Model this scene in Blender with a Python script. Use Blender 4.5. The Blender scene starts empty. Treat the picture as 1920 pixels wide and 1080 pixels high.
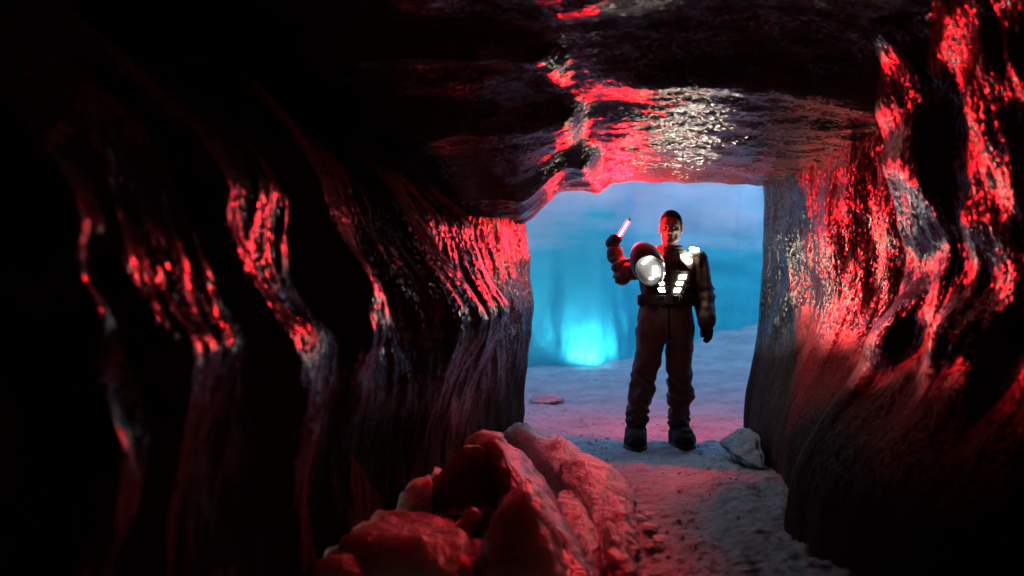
import bpy, bmesh, math, random
import numpy as np
from mathutils import Vector, Matrix

# ------------------------------------------------------------------ camera, sky, exposure
S = bpy.context.scene
COL = S.collection
CAM_Z = 1.22
FPX = 1866.7            # focal length in photograph pixels (35 mm on 36 mm, 1920 wide)
cam = bpy.data.cameras.new('camera'); cam.lens = 35; cam.sensor_width = 36
cam.clip_start = 0.05; cam.clip_end = 300
cam.dof.use_dof = True; cam.dof.focus_distance = 7.45; cam.dof.aperture_fstop = 1.3
camo = bpy.data.objects.new('camera', cam); COL.objects.link(camo)
camo.location = (0, 0, CAM_Z); camo.rotation_euler = (math.radians(90), 0, 0)
S.camera = camo
world = bpy.data.worlds.new('World'); S.world = world; world.use_nodes = True
wn = world.node_tree.nodes; wl = world.node_tree.links
sky = wn.new('ShaderNodeTexSky'); sky.sky_type = 'NISHITA'; sky.sun_disc = False
sky.sun_elevation = math.radians(38); sky.sun_rotation = math.radians(200)
sky.ozone_density = 1.0; sky.dust_density = 0.6
wl.new(sky.outputs[0], wn['Background'].inputs[0]); wn['Background'].inputs[1].default_value = 0.15
S.view_settings.view_transform = 'Standard'; S.view_settings.look = 'None'
S.view_settings.exposure = 1.75; S.view_settings.gamma = 1.0
S.cycles.use_denoising = True
S.cycles.max_bounces = 8; S.cycles.sample_clamp_indirect = 4.0
S.cycles.caustics_reflective = False; S.cycles.caustics_refractive = False

# ------------------------------------------------------------------ numeric helpers
def _hash(ix, iy, iz, seed):
    h = (ix.astype(np.int64)*374761393 + iy.astype(np.int64)*668265263 + iz.astype(np.int64)*2147483647 + seed*974711) & 0xffffffff
    h = ((h ^ (h >> 13))*1274126177) & 0xffffffff
    h = ((h ^ (h >> 16))*2246822519) & 0xffffffff
    return h ^ (h >> 15)
_G = np.array([[1,1,0],[-1,1,0],[1,-1,0],[-1,-1,0],[1,0,1],[-1,0,1],[1,0,-1],[-1,0,-1],[0,1,1],[0,-1,1],[0,1,-1],[0,-1,-1]], float)
def pn(x, y, z=0.0, seed=0):
    x, y, z = np.broadcast_arrays(np.asarray(x, float), np.asarray(y, float), np.asarray(z, float))
    ix, iy, iz = np.floor(x), np.floor(y), np.floor(z)
    fx, fy, fz = x-ix, y-iy, z-iz
    u, v, w = [f*f*f*(f*(f*6-15)+10) for f in (fx, fy, fz)]
    def c(a, b, d):
        g = _G[_hash(ix+a, iy+b, iz+d, seed) % 12]
        return g[...,0]*(fx-a)+g[...,1]*(fy-b)+g[...,2]*(fz-d)
    l = lambda a, b, t: a+(b-a)*t
    return l(l(l(c(0,0,0),c(1,0,0),u), l(c(0,1,0),c(1,1,0),u), v), l(l(c(0,0,1),c(1,0,1),u), l(c(0,1,1),c(1,1,1),u), v), w)
def fbm(x, y, z=0.0, seed=0, oct=3, gain=0.5):
    s = 0; a = 1.0; f = 1.0
    for k in range(oct):
        s = s + a*pn(x*f, y*f, np.asarray(z)*f, seed+k*17); a *= gain; f *= 2.03
    return s
def sstep(a, b, x):
    t = np.clip((x-a)/(b-a), 0, 1); return t*t*(3-2*t)
def interp(x, xs, ys): return np.interp(x, xs, ys)
def soft(x, xs, ys, w):
    """rounded piecewise-linear profile"""
    o = np.linspace(-1, 1, 9); k = np.exp(-2*o*o); k /= k.sum()
    return sum(kk*np.interp(x+oo*w, xs, ys) for oo, kk in zip(o, k))
def smin(a, b, k):
    h = np.clip(0.5+0.5*(b-a)/k, 0, 1); return b+(a-b)*h-k*h*(1-h)
def smax(a, b, k): return -smin(-a, -b, k)

# ------------------------------------------------------------------ mesh helpers
def mesh_obj(name, verts, faces, mat, parent=None, smooth=True, loc=(0,0,0)):
    me = bpy.data.meshes.new(name)
    me.from_pydata([tuple(v) for v in verts] if not isinstance(verts, np.ndarray) else verts.tolist(), [],
                   faces.tolist() if isinstance(faces, np.ndarray) else faces)
    me.update()
    if smooth: me.polygons.foreach_set('use_smooth', np.ones(len(me.polygons), bool))
    o = bpy.data.objects.new(name, me); COL.objects.link(o)
    if mat: me.materials.append(mat)
    o.location = loc
    if parent: o.parent = parent
    return o
def bm_obj(name, bm, mat, parent=None, smooth=False, loc=(0,0,0)):
    me = bpy.data.meshes.new(name); bm.to_mesh(me); bm.free()
    if smooth: me.polygons.foreach_set('use_smooth', np.ones(len(me.polygons), bool))
    o = bpy.data.objects.new(name, me); COL.objects.link(o)
    if mat: me.materials.append(mat)
    o.location = loc
    if parent: o.parent = parent
    return o
def grid_obj(name, P, mat, flip=False):
    """P: (n, m, 3) array of points -> one sheet"""
    n, m = P.shape[:2]
    idx = np.arange(n*m).reshape(n, m)
    f = np.stack([idx[:-1,:-1], idx[1:,:-1], idx[1:,1:], idx[:-1,1:]], -1).reshape(-1, 4)
    if flip: f = f[:, ::-1]
    return mesh_obj(name, P.reshape(-1, 3), f, mat)
def tag(o, label, cat, group=None):
    o['label'] = label; o['category'] = cat
    if group: o['group'] = group
    return o
def struct(o, label=None):
    o['kind'] = 'structure'
    if label: o['label'] = label
    return o
def empty(name, loc):
    o = bpy.data.objects.new(name, None); COL.objects.link(o); o.location = loc; return o

def sdf_mesh(f, lo, hi, h):
    """naive surface nets of f(x,y,z) < 0"""
    xs, ys, zs = [np.arange(a, b+h, h) for a, b in zip(lo, hi)]
    X, Y, Z = np.meshgrid(xs, ys, zs, indexing='ij')
    V = f(X, Y, Z)
    nx, ny, nz = V.shape
    corners = [(0,0,0),(1,0,0),(0,1,0),(1,1,0),(0,0,1),(1,0,1),(0,1,1),(1,1,1)]
    C = np.stack([V[a:nx-1+a, b:ny-1+b, c:nz-1+c] for a, b, c in corners], -1)
    ins = C < 0
    act = ins.any(-1) & ~ins.all(-1)
    idx = -np.ones(act.shape, np.int64); idx[act] = np.arange(act.sum())
    Ca = C[act]; base = np.argwhere(act)
    acc = np.zeros((len(base), 3)); cnt = np.zeros(len(base))
    for i in range(8):
        for j in range(i+1, 8):
            d = np.abs(np.array(corners[i])-np.array(corners[j]))
            if d.sum() != 1: continue
            a, b = Ca[:, i], Ca[:, j]
            m = (a < 0) != (b < 0)
            t = np.where(m, a/np.where(m, a-b, 1), 0)
            p = np.array(corners[i])[None]+(np.array(corners[j])-np.array(corners[i]))[None]*t[:, None]
            acc[m] += p[m]; cnt[m] += 1
    verts = (base+acc/cnt[:, None])*h+np.array(lo)
    faces = []
    S0 = V < 0
    for ax in range(3):
        o1, o2 = [(1,2),(2,0),(0,1)][ax]
        sl = [slice(None)]*3
        a = S0; n = [nx, ny, nz]
        s1 = [slice(0, n[k]) for k in range(3)]; s2 = list(s1)
        s1[ax] = slice(0, n[ax]-1); s2[ax] = slice(1, n[ax])
        A, B = a[tuple(s1)], a[tuple(s2)]
        e = np.argwhere(A != B)
        if not len(e): continue
        ok = (e[:, o1] > 0) & (e[:, o2] > 0) & (e[:, o1] < n[o1]-1) & (e[:, o2] < n[o2]-1)
        e = e[ok]
        q = []
        for (p, r) in ((-1,-1),(0,-1),(0,0),(-1,0)):
            c = e.copy(); c[:, o1] += p; c[:, o2] += r
            q.append(idx[c[:,0], c[:,1], c[:,2]])
        q = np.stack(q, -1)
        inside = A[e[:,0], e[:,1], e[:,2]]
        q[~inside] = q[~inside][:, ::-1]
        faces.append(q)
    return verts, np.concatenate(faces)

def cone(X, Y, Z, a, b, ra, rb):
    """distance to a tapered capsule"""
    a = np.array(a, float); b = np.array(b, float); d = b-a; L2 = d@d
    t = np.clip(((X-a[0])*d[0]+(Y-a[1])*d[1]+(Z-a[2])*d[2])/L2, 0, 1)
    return np.sqrt((X-a[0]-d[0]*t)**2+(Y-a[1]-d[1]*t)**2+(Z-a[2]-d[2]*t)**2)-(ra+(rb-ra)*t)
def ell(X, Y, Z, c, r):
    q = np.sqrt(((X-c[0])/r[0])**2+((Y-c[1])/r[1])**2+((Z-c[2])/r[2])**2)
    return (q-1)*min(r)
def column(X, Y, Z, zs, cx, cy, rx, ry, p=2.3):
    """lofted upright form: centre and half-axes given against height"""
    z = Z
    a = np.interp(z, zs, rx); b = np.interp(z, zs, ry)
    q = (np.abs((X-np.interp(z, zs, cx))/a)**p+np.abs((Y-np.interp(z, zs, cy))/b)**p)**(1/p)
    d = (q-1)*np.minimum(a, b)
    return np.maximum(d, np.maximum(zs[0]-z, z-zs[-1]))

# ------------------------------------------------------------------ materials
def new_mat(name):
    m = bpy.data.materials.new(name); m.use_nodes = True
    return m, m.node_tree.nodes, m.node_tree.links, m.node_tree.nodes['Principled BSDF']
def node(N, t, **kw):
    n = N.new(t)
    for k, v in kw.items(): setattr(n, k, v)
    return n
def mapped(N, L, scale, shear=None):
    tc = N.new('ShaderNodeTexCoord'); mp = N.new('ShaderNodeMapping')
    mp.inputs['Scale'].default_value = scale
    if shear: mp.inputs['Rotation'].default_value = shear
    L.new(tc.outputs['Object'], mp.inputs[0]); return mp.outputs[0]
def noise(N, L, vec, scale, detail=3, rough=0.5, dist=0.0):
    n = N.new('ShaderNodeTexNoise'); n.inputs['Scale'].default_value = scale
    n.inputs['Detail'].default_value = detail; n.inputs['Roughness'].default_value = rough
    n.inputs['Distortion'].default_value = dist
    L.new(vec, n.inputs['Vector']); return n.outputs['Fac']
def bump(N, L, height, dist, strength=1.0, normal=None):
    b = N.new('ShaderNodeBump'); b.inputs['Distance'].default_value = dist; b.inputs['Strength'].default_value = strength
    L.new(height, b.inputs['Height'])
    if normal is not None: L.new(normal, b.inputs['Normal'])
    return b.outputs['Normal']
def ramp(N, L, fac, stops):
    r = N.new('ShaderNodeValToRGB'); e = r.color_ramp.elements
    while len(e) < len(stops): e.new(0.5)
    for s, (p, c) in zip(e, stops): s.position = p; s.color = (*c, 1)
    L.new(fac, r.inputs[0]); return r.outputs[0]

def ice_material(name, col_a, col_b, rough, flute, rot=(0,0,0), sss=0.0, sss_r=(0.12,0.05,0.04), ior=1.36, b1=0.012, b2=0.004, grain=90, facet=None, frost=None):
    m, N, L, P = new_mat(name)
    big = noise(N, L, mapped(N, L, (1,1,1)), 1.7, 4)
    L.new(ramp(N, L, big, [(0.35, col_a), (0.68, col_b)]), P.inputs['Base Color'])
    st = noise(N, L, mapped(N, L, flute, rot), 1.0, 3, 0.55, 0.3)
    n1 = bump(N, L, st, b1)
    gr = noise(N, L, mapped(N, L, (1,1,1)), grain, 2, 0.5)
    n2 = bump(N, L, gr, b2, 1.0, n1)
    if facet:      # fine crystal faces, each with a tilt of its own
        vo = N.new('ShaderNodeTexVoronoi'); L.new(mapped(N, L, facet[0], rot), vo.inputs['Vector']); vo.inputs['Scale'].default_value = 1.0
        su = node(N, 'ShaderNodeVectorMath', operation='SUBTRACT'); su.inputs[1].default_value = (0.5,0.5,0.5)
        L.new(vo.outputs['Color'], su.inputs[0])
        mk = N.new('ShaderNodeMapRange'); mk.inputs['From Min'].default_value = 0.35; mk.inputs['From Max'].default_value = 0.62
        mk.inputs['To Min'].default_value = facet[1]*0.45; mk.inputs['To Max'].default_value = facet[1]
        L.new(noise(N, L, mapped(N, L, (1,1,1)), 4.5, 2), mk.inputs[0])
        sc = node(N, 'ShaderNodeVectorMath', operation='SCALE'); L.new(su.outputs[0], sc.inputs[0]); L.new(mk.outputs[0], sc.inputs['Scale'])
        ad = node(N, 'ShaderNodeVectorMath', operation='ADD'); L.new(n2, ad.inputs[0]); L.new(sc.outputs[0], ad.inputs[1])
        no = node(N, 'ShaderNodeVectorMath', operation='NORMALIZE'); L.new(ad.outputs[0], no.inputs[0]); n2 = no.outputs[0]
    L.new(n2, P.inputs['Normal'])
    rg = N.new('ShaderNodeMapRange'); rg.inputs['To Min'].default_value = rough*0.7; rg.inputs['To Max'].default_value = rough*1.3
    L.new(noise(N, L, mapped(N, L, (1,1,1)), 3.1, 3), rg.inputs[0]); rough_out = rg.outputs[0]
    if frost:      # dry rime near the floor
        tc = N.new('ShaderNodeTexCoord'); sx = N.new('ShaderNodeSeparateXYZ'); L.new(tc.outputs['Object'], sx.inputs[0])
        ma = node(N, 'ShaderNodeMath', operation='MULTIPLY_ADD'); L.new(big, ma.inputs[0]); ma.inputs[1].default_value = 0.7; L.new(sx.outputs['Z'], ma.inputs[2])
        fr = N.new('ShaderNodeMapRange'); fr.inputs['From Min'].default_value = frost[0]+0.35; fr.inputs['From Max'].default_value = frost[1]+0.35
        fr.inputs['To Min'].default_value = 0.72; fr.inputs['To Max'].default_value = 0.0; L.new(ma.outputs[0], fr.inputs[0])
        mx = node(N, 'ShaderNodeMath', operation='MAXIMUM'); L.new(fr.outputs[0], mx.inputs[0]); L.new(rough_out, mx.inputs[1]); rough_out = mx.outputs[0]
        sp = N.new('ShaderNodeMapRange'); sp.inputs['From Min'].default_value = frost[0]+0.35; sp.inputs['From Max'].default_value = frost[1]+0.35
        sp.inputs['To Min'].default_value = 0.02; sp.inputs['To Max'].default_value = 0.5; L.new(ma.outputs[0], sp.inputs[0]); L.new(sp.outputs[0], P.inputs['Specular IOR Level'])
    L.new(rough_out, P.inputs['Roughness'])
    P.inputs['IOR'].default_value = ior
    if sss:
        P.inputs['Subsurface Weight'].default_value = sss
        P.inputs['Subsurface Radius'].default_value = sss_r; P.inputs['Subsurface Scale'].default_value = 1.0
    return m

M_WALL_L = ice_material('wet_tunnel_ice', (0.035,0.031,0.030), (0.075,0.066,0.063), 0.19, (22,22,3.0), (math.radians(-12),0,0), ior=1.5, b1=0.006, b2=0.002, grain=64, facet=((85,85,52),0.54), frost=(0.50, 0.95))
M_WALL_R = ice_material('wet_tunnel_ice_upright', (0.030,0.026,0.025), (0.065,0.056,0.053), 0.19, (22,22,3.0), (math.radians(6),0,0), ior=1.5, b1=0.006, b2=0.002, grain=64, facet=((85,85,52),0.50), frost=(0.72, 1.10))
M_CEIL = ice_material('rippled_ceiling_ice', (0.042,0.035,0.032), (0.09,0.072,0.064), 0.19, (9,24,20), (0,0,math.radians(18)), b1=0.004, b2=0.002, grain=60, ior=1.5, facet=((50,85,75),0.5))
M_CHUNK = ice_material('broken_ice', (0.55,0.52,0.51), (0.75,0.72,0.71), 0.42, (18,18,18), sss=1.0, sss_r=(0.30,0.17,0.16), b1=0.022, b2=0.005, grain=90, facet=((80,80,80),0.5))
M_CLEAR = ice_material('glassy_broken_ice', (0.34,0.27,0.27), (0.52,0.42,0.42), 0.24, (24,36,24), sss=1.0, sss_r=(0.25,0.12,0.12), b1=0.016, b2=0.004, grain=100, facet=((70,70,70),0.6))
def blue_ice_material():
    m, N, L, P = new_mat('blue_glacier_ice')
    tc = N.new('ShaderNodeTexCoord'); sx = N.new('ShaderNodeSeparateXYZ'); L.new(tc.outputs['Object'], sx.inputs[0])
    wob = noise(N, L, mapped(N, L, (0.5,0.5,1.0)), 1.0, 4, 0.6)
    st = noise(N, L, mapped(N, L, (0.25,0.25,3.0)), 1.0, 3, 0.6)
    def mad(a, k, b):
        q = node(N, 'ShaderNodeMath', operation='MULTIPLY_ADD'); L.new(a, q.inputs[0]); q.inputs[1].default_value = k
        if isinstance(b, float): q.inputs[2].default_value = b
        else: L.new(b, q.inputs[2])
        return q.outputs[0]
    hgt = mad(sx.outputs['Z'], 0.55, mad(wob, 1.5, mad(st, 0.9, -1.82)))
    # saturated cyan below, paler blue higher up, with an uneven border
    L.new(ramp(N, L, hgt, [(0.0, (0.035,0.60,0.74)), (0.35, (0.06,0.66,0.80)), (0.75, (0.42,0.74,0.90)), (1.0, (0.58,0.80,0.94))]), P.inputs['Base Color'])
    n1 = bump(N, L, noise(N, L, mapped(N, L, (2.0,2.0,0.7)), 1.0, 3), 0.06)
    n2 = bump(N, L, noise(N, L, mapped(N, L, (1,1,1)), 14, 4, 0.6), 0.008, 1.0, n1)
    L.new(n2, P.inputs['Normal']); P.inputs['Roughness'].default_value = 0.5; P.inputs['IOR'].default_value = 1.31
    return m
M_BLUE = blue_ice_material()

def snow_material():
    m, N, L, P = new_mat('trodden_snow')
    v = mapped(N, L, (1,1,1))
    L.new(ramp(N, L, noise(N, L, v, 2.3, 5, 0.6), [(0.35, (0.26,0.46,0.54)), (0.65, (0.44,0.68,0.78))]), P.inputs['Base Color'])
    n1 = bump(N, L, noise(N, L, v, 26, 5, 0.75), 0.05)
    n2 = bump(N, L, noise(N, L, v, 160, 3, 0.6), 0.005, 1.0, n1)
    L.new(n2, P.inputs['Normal']); P.inputs['Roughness'].default_value = 0.5
    P.inputs['Subsurface Weight'].default_value = 0.12; P.inputs['Subsurface Radius'].default_value = (0.04,0.04,0.05); P.inputs['Subsurface Scale'].default_value = 1.0
    return m
M_SNOW = snow_material()
def plain(name, col, rough=0.6, b=0.0, scale=120, metal=0.0, sheen=0.0, var=0.25, spec=0.5):
    m, N, L, P = new_mat(name)
    v = mapped(N, L, (1,1,1))
    c0 = tuple(c*(1-var) for c in col); c1 = tuple(min(1, c*(1+var)) for c in col)
    L.new(ramp(N, L, noise(N, L, v, 14, 4, 0.6), [(0.3, c0), (0.7, c1)]), P.inputs['Base Color'])
    P.inputs['Roughness'].default_value = rough; P.inputs['Metallic'].default_value = metal
    P.inputs['Sheen Weight'].default_value = sheen; P.inputs['Specular IOR Level'].default_value = spec
    if b: L.new(bump(N, L, noise(N, L, v, scale, 3), b), P.inputs['Normal'])
    return m
M_JACKET = plain('brown_quilted_cloth', (0.052,0.032,0.023), 0.50, 0.002, 240, spec=0.4)
M_VEST = plain('charcoal_vest_cloth', (0.022,0.018,0.016), 0.75, 0.002, 260, spec=0.25)
M_TROUSER = plain('rust_brown_canvas', (0.10,0.050,0.036), 0.75, 0.003, 200, sheen=0.15)
M_BLACK = plain('black_rubberised_cloth', (0.010,0.009,0.009), 0.75, 0.002, 200, spec=0.2)
M_BELT = plain('black_webbing', (0.014,0.013,0.012), 0.6, 0.002, 300, spec=0.3)
M_METAL = plain('dull_grey_metal', (0.22,0.20,0.18), 0.35, 0, metal=0.8)
M_HAIR = plain('cropped_dark_hair', (0.006,0.005,0.005), 0.9, 0.006, 400, spec=0.1)
M_EYE = plain('eye_white', (0.35,0.33,0.30), 0.15)
M_IRIS = plain('dark_iris', (0.02,0.012,0.008), 0.1)
M_SHELL = plain('dark_red_brown_helmet_shell', (0.09,0.035,0.03), 0.40, 0.001, 60)
def skin_material():
    m, N, L, P = new_mat('skin')
    tc = N.new('ShaderNodeTexCoord')
    v = mapped(N, L, (1,1,1))
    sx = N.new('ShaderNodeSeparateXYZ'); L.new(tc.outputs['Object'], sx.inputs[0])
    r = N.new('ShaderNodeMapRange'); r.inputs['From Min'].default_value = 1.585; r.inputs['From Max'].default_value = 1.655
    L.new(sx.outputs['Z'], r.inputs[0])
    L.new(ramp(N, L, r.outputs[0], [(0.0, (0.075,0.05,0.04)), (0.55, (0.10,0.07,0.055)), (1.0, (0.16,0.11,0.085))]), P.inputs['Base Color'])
    L.new(bump(N, L, noise(N, L, v, 220, 3), 0.002), P.inputs['Normal'])
    P.inputs['Roughness'].default_value = 0.62; P.inputs['Specular IOR Level'].default_value = 0.3
    return m
M_SKIN = skin_material()
def emit(name, col, strength):
    m = bpy.data.materials.new(name); m.use_nodes = True
    N, L = m.node_tree.nodes, m.node_tree.links
    N.remove(N['Principled BSDF'])
    e = N.new('ShaderNodeEmission'); e.inputs[0].default_value = (*col, 1); e.inputs[1].default_value = strength
    L.new(e.outputs[0], N['Material Output'].inputs[0])
    return m
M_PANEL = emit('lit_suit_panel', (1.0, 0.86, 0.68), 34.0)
M_VISOR_GLOW = emit('added_visor_glow', (1.0, 0.95, 0.88), 4.0)  # added glow for the slabs set behind the visor
M_FLARE = emit('white_hot_red_flare_core', (1.0, 0.0014, 0.0030), 7800.0)
def tube_material():
    m = emit('glowing_red_flare_tube', (1.0, 0.012, 0.03), 1.3)
    N, L = m.node_tree.nodes, m.node_tree.links
    tr = N.new('ShaderNodeBsdfTransparent'); tr.inputs[0].default_value = (1.0, 0.80, 0.80, 1)
    ad = N.new('ShaderNodeAddShader'); L.new(tr.outputs[0], ad.inputs[0]); L.new(N['Emission'].outputs[0], ad.inputs[1])
    L.new(ad.outputs[0], N['Material Output'].inputs[0]); return m
M_TUBE = tube_material()
M_FLARECAP = plain('red_flare_cap', (0.30,0.02,0.02), 0.4)
M_LAMPGLASS = emit('lit_lamp_glass', (0.25, 0.75, 1.0), 40.0)
def visor_material():
    m = bpy.data.materials.new('smoky_visor'); m.use_nodes = True
    N, L = m.node_tree.nodes, m.node_tree.links; N.remove(N['Principled BSDF'])
    tr = N.new('ShaderNodeBsdfTransparent'); tr.inputs[0].default_value = (0.85,0.85,0.82,1)
    tl = N.new('ShaderNodeBsdfTranslucent'); tl.inputs[0].default_value = (0.72,0.74,0.76,1)
    gl = N.new('ShaderNodeBsdfGlossy'); gl.inputs['Roughness'].default_value = 0.08
    m1 = N.new('ShaderNodeMixShader'); m1.inputs[0].default_value = 0.32
    L.new(tr.outputs[0], m1.inputs[1]); L.new(tl.outputs[0], m1.inputs[2])
    fr = N.new('ShaderNodeFresnel'); fr.inputs[0].default_value = 1.5
    m2 = N.new('ShaderNodeMixShader'); L.new(fr.outputs[0], m2.inputs[0])
    L.new(m1.outputs[0], m2.inputs[1]); L.new(gl.outputs[0], m2.inputs[2])
    L.new(m2.outputs[0], N['Material Output'].inputs[0])
    return m
M_VISOR = visor_material()

# ------------------------------------------------------------------ the ground
def ground_height(X, Y):
    z = 0.030*fbm(X*1.3, Y*1.3, 0, 3, 4)+0.020*fbm(X*5, Y*5, 0, 9, 4, 0.65)+0.016*(0.5-np.abs(fbm(X*9, Y*9, 0, 14, 3, 0.6)))
    z = z+0.010*np.maximum(0, fbm(X*14, Y*14, 0, 21, 2))
    far = sstep(9.5, 17, Y)
    z = z+far*(0.06*fbm(X*0.8, Y*0.8, 0, 5, 3))
    z = z+0.62*sstep(9.5, 19.5, Y)*sstep(0.6, 4.6, X)                        # bank rising on the right of the chamber
    z = z-0.02*np.exp(-((X-0.95)/0.32)**2)*sstep(8.5, 6.5, Y)               # trodden path
    z = z+0.05*sstep(interp(Y, [4, 5, 6, 7.2], [0.50, 0.58, 0.52, 0.25])-0.03, interp(Y, [4, 5, 6, 7.2], [0.50, 0.58, 0.52, 0.25])-0.42, X)*sstep(7.6, 6.9, Y)
    z = z-0.06*np.exp(-((X-1.25)/0.5)**2-((Y-15.0)/0.35)**2)+0.05*np.exp(-((X-1.25)/0.9)**2-((Y-14.3)/0.3)**2)
    return z
def axis(segs):
    out = []
    for a, b, h in segs: out.append(np.arange(a, b, h))
    out.append([segs[-1][1]]); return np.concatenate(out)
gx = axis([(-14, -1.6, 0.4), (-1.6, 0.0, 0.06), (0.0, 2.4, 0.018), (2.4, 4.5, 0.05), (4.5, 14, 0.4)])
gy = axis([(-4, 3.6, 0.3), (3.6, 9.5, 0.018), (9.5, 18, 0.05), (18, 26, 0.4)])
GX, GY = np.meshgrid(gx, gy, indexing='ij')
struct(grid_obj('ground', np.stack([GX, GY, ground_height(GX, GY)], -1), M_SNOW), 'trodden grey snow floor of the ice tunnel')

# ------------------------------------------------------------------ tunnel walls
def crest_sum(d, z, cols, seed, low=False):
    """saw-toothed ice columns: each rises slowly towards its crest and drops sharply behind it"""
    h = np.zeros(np.broadcast(d, z).shape)
    for k, (dc, slant, hh, wn_, fl, wf, z0, z1) in enumerate(cols):
        c = dc+slant*(z-1.22)+0.14*pn(z*1.7, k*7.3, 0, seed)+0.045*pn(z*4.2, k*3.1, 0, seed+1)+0.02*pn(z*9.5, k*2.1, 0, seed+3)
        amp = hh*(0.88+0.6*pn(z*1.7, k*5.7, 1.3, seed+2)+0.12*pn(z*6, k*4.7, 1.3, seed+4))
        if z0 is not None: amp = amp*sstep(z0-0.3, z0+0.1, z)
        if z1 is not None: amp = amp*sstep(z1+0.3, z1-0.1, z)
        t = d-c
        up = sstep(-wn_-fl, -fl, t); dn = 1-sstep(0, wf, t)
        if low: amp = amp*soft(z, [0.2, 0.65, 1.05, 1.55, 2.0], [0.10, 0.45, 1.0, 1.0, 0.25], 0.25)
        tl = np.clip(t+fl, 0, fl)                       # the crest's own face, turned against the run of the wall
        amp = amp-interp(dc, [3.0, 3.8, 5.2, 6.1, 7.0], [0.20, 0.18, 0.06, -0.03, 0.0])*tl if low else amp
        h = np.maximum(h, amp*np.minimum(up**0.8, dn))
    return h
def surf_detail(d, z, seed, lean=0.0):
    dd = d+lean*z
    return (0.035*fbm(dd*2.6, z*1.4, 0, seed, 3)+0.007*fbm(dd*8, z*2.6, 0, seed+5, 3)
            +0.0015*fbm(dd*26, z*9, 0, seed+9, 2))

def left_base(d, z):
    x = np.where(d > 1.0, 0.28*d-2.02, -1.74)
    lean = interp(d, [0, 3.2, 4.2, 5.2, 6.3, 7.3], [1.0, 1.0, 1.0, 0.9, 0.5, 0.10])
    prof = soft(z+0.42*pn(d*1.1, 0.5, 0, 88)+0.12*pn(d*3.1, 0.5, 0, 89), [-0.3, 0.4, 0.75, 0.95, 1.12, 1.32, 1.55, 1.8, 2.1, 3.2], [0.10, 0.13, 0.18, 0.17, 0.11, 0.03, 0.0, -0.12, -0.40, -2.0], 0.26)
    x = x+soft(d, [5.6, 6.3, 6.7, 7.1, 7.3], [0.0, -0.14, -0.13, -0.02, 0.01], 0.15)
    return x+lean*prof
LCOLS = [  # crest depth, slant, height, near rise, flat, far drop, z limits
    (7.42, 0.02, 0.08, 0.35, 0.60, 0.25, None, None),
    (6.25, -0.04, 0.25, 0.70, 0.14, 0.20, None, 1.66),
    (5.30, -0.16, 0.21, 0.60, 0.20, 0.20, None, None),
    (4.74, -0.40, 0.10, 0.22, 0.16, 0.14, None, 1.15),
    (4.30, -0.12, 0.15, 0.26, 0.18, 0.14, None, None),
    (3.86, -0.45, 0.22, 0.18, 0.46, 0.14, None, None),
    (3.18, -0.32, 0.25, 0.20, 0.44, 0.14, None, None),
    (2.72, 0.05, 0.24, 0.16, 0.16, 0.12, None, None),
]
zL = axis([(-0.25, 2.6, 0.016), (2.6, 3.2, 0.1)])
dL = axis([(-3.5, 2.2, 0.12), (2.2, 7.3, 0.014)])
D, Z = np.meshgrid(dL, zL, indexing='ij')
DW = D+0.10*fbm(D*0.9, Z*1.2, 0, 37, 2)
rmask = sstep(-0.15, 0.35, fbm(D*1.3, Z*1.6, 0, 39, 2))
rib = 0.026*rmask*np.maximum(0, 1-2.6*np.abs(pn(DW*3.4, Z*0.9, 0, 33)))**1.3+0.008*np.maximum(0, 1-3.0*np.abs(pn(DW*11+0.6*Z, Z*1.7, 0, 34)))
XL = left_base(D, Z)+crest_sum(D, Z, LCOLS, 31, True)+rib*sstep(2.1, 1.6, Z)*sstep(0.3, 0.9, Z)+surf_detail(D, Z, 40, 0.25)
# top of the far column swells into a capital under the beam
XL = XL-0.02
P1 = np.stack([XL, D, Z], -1)
ends = []
for k, (dx, dy) in enumerate([(0.035, 0.05), (0.05, 0.10), (0.05, 0.16), (0.03, 0.22), (-0.02, 0.28), (-0.10, 0.34), (-0.25, 0.42), (-0.6, 0.55), (-1.5, 0.75), (-3.5, 0.9), (-9.5, 1.2)]):
    e = P1[-1].copy(); e[:, 0] += dx; e[:, 1] += dy+0.02*pn(zL*3, k*0.3, 0, 77); ends.append(e)
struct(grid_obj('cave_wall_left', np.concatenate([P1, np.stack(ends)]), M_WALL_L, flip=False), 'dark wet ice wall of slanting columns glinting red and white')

def right_base(d, z):
    x = soft(d, [-3.5, 1.0, 3.0, 3.4, 4.2, 5.0, 5.3, 5.6, 6.0, 6.5, 7.0, 7.5], [2.3, 2.3, 2.24, 2.15, 2.05, 2.00, 2.08, 2.36, 2.20, 2.10, 2.00, 1.90], 0.12)
    foot = soft(z, [-0.3, 0.0, 0.3, 0.5, 0.75, 0.95, 1.15, 1.35], [1.0, 1.0, 0.94, 0.76, 0.42, 0.20, 0.06, 0.0], 0.15)
    near = sstep(5.6, 5.0, d)
    over = near*interp(z, [1.3, 1.45, 1.75, 2.1, 2.6], [0.0, 0.02, 0.07, 0.16, 0.26])       # overhangs above the groove
    return x-over-foot*interp(d, [-3, 3, 3.9, 4.47, 5.7, 6.6, 7.5], [0.3, 0.40, 0.62, 0.68, 0.62, 0.36, 0.16])
RCOLS = [
    (6.55, 0.03, 0.07, 0.30, 0.20, 0.25, None, None),
    (5.10, -0.20, 0.10, 0.20, 0.20, 0.20, None, 1.15),
    (4.30, -0.10, 0.05, 0.20, 0.25, 0.20, None, None),
    (3.75, 0.05, 0.04, 0.20, 0.20, 0.20, None, None),
]
dR = axis([(-3.5, 1.8, 0.12), (1.8, 7.5, 0.015)])
D, Z = np.meshgrid(dR, zL, indexing='ij')
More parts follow.
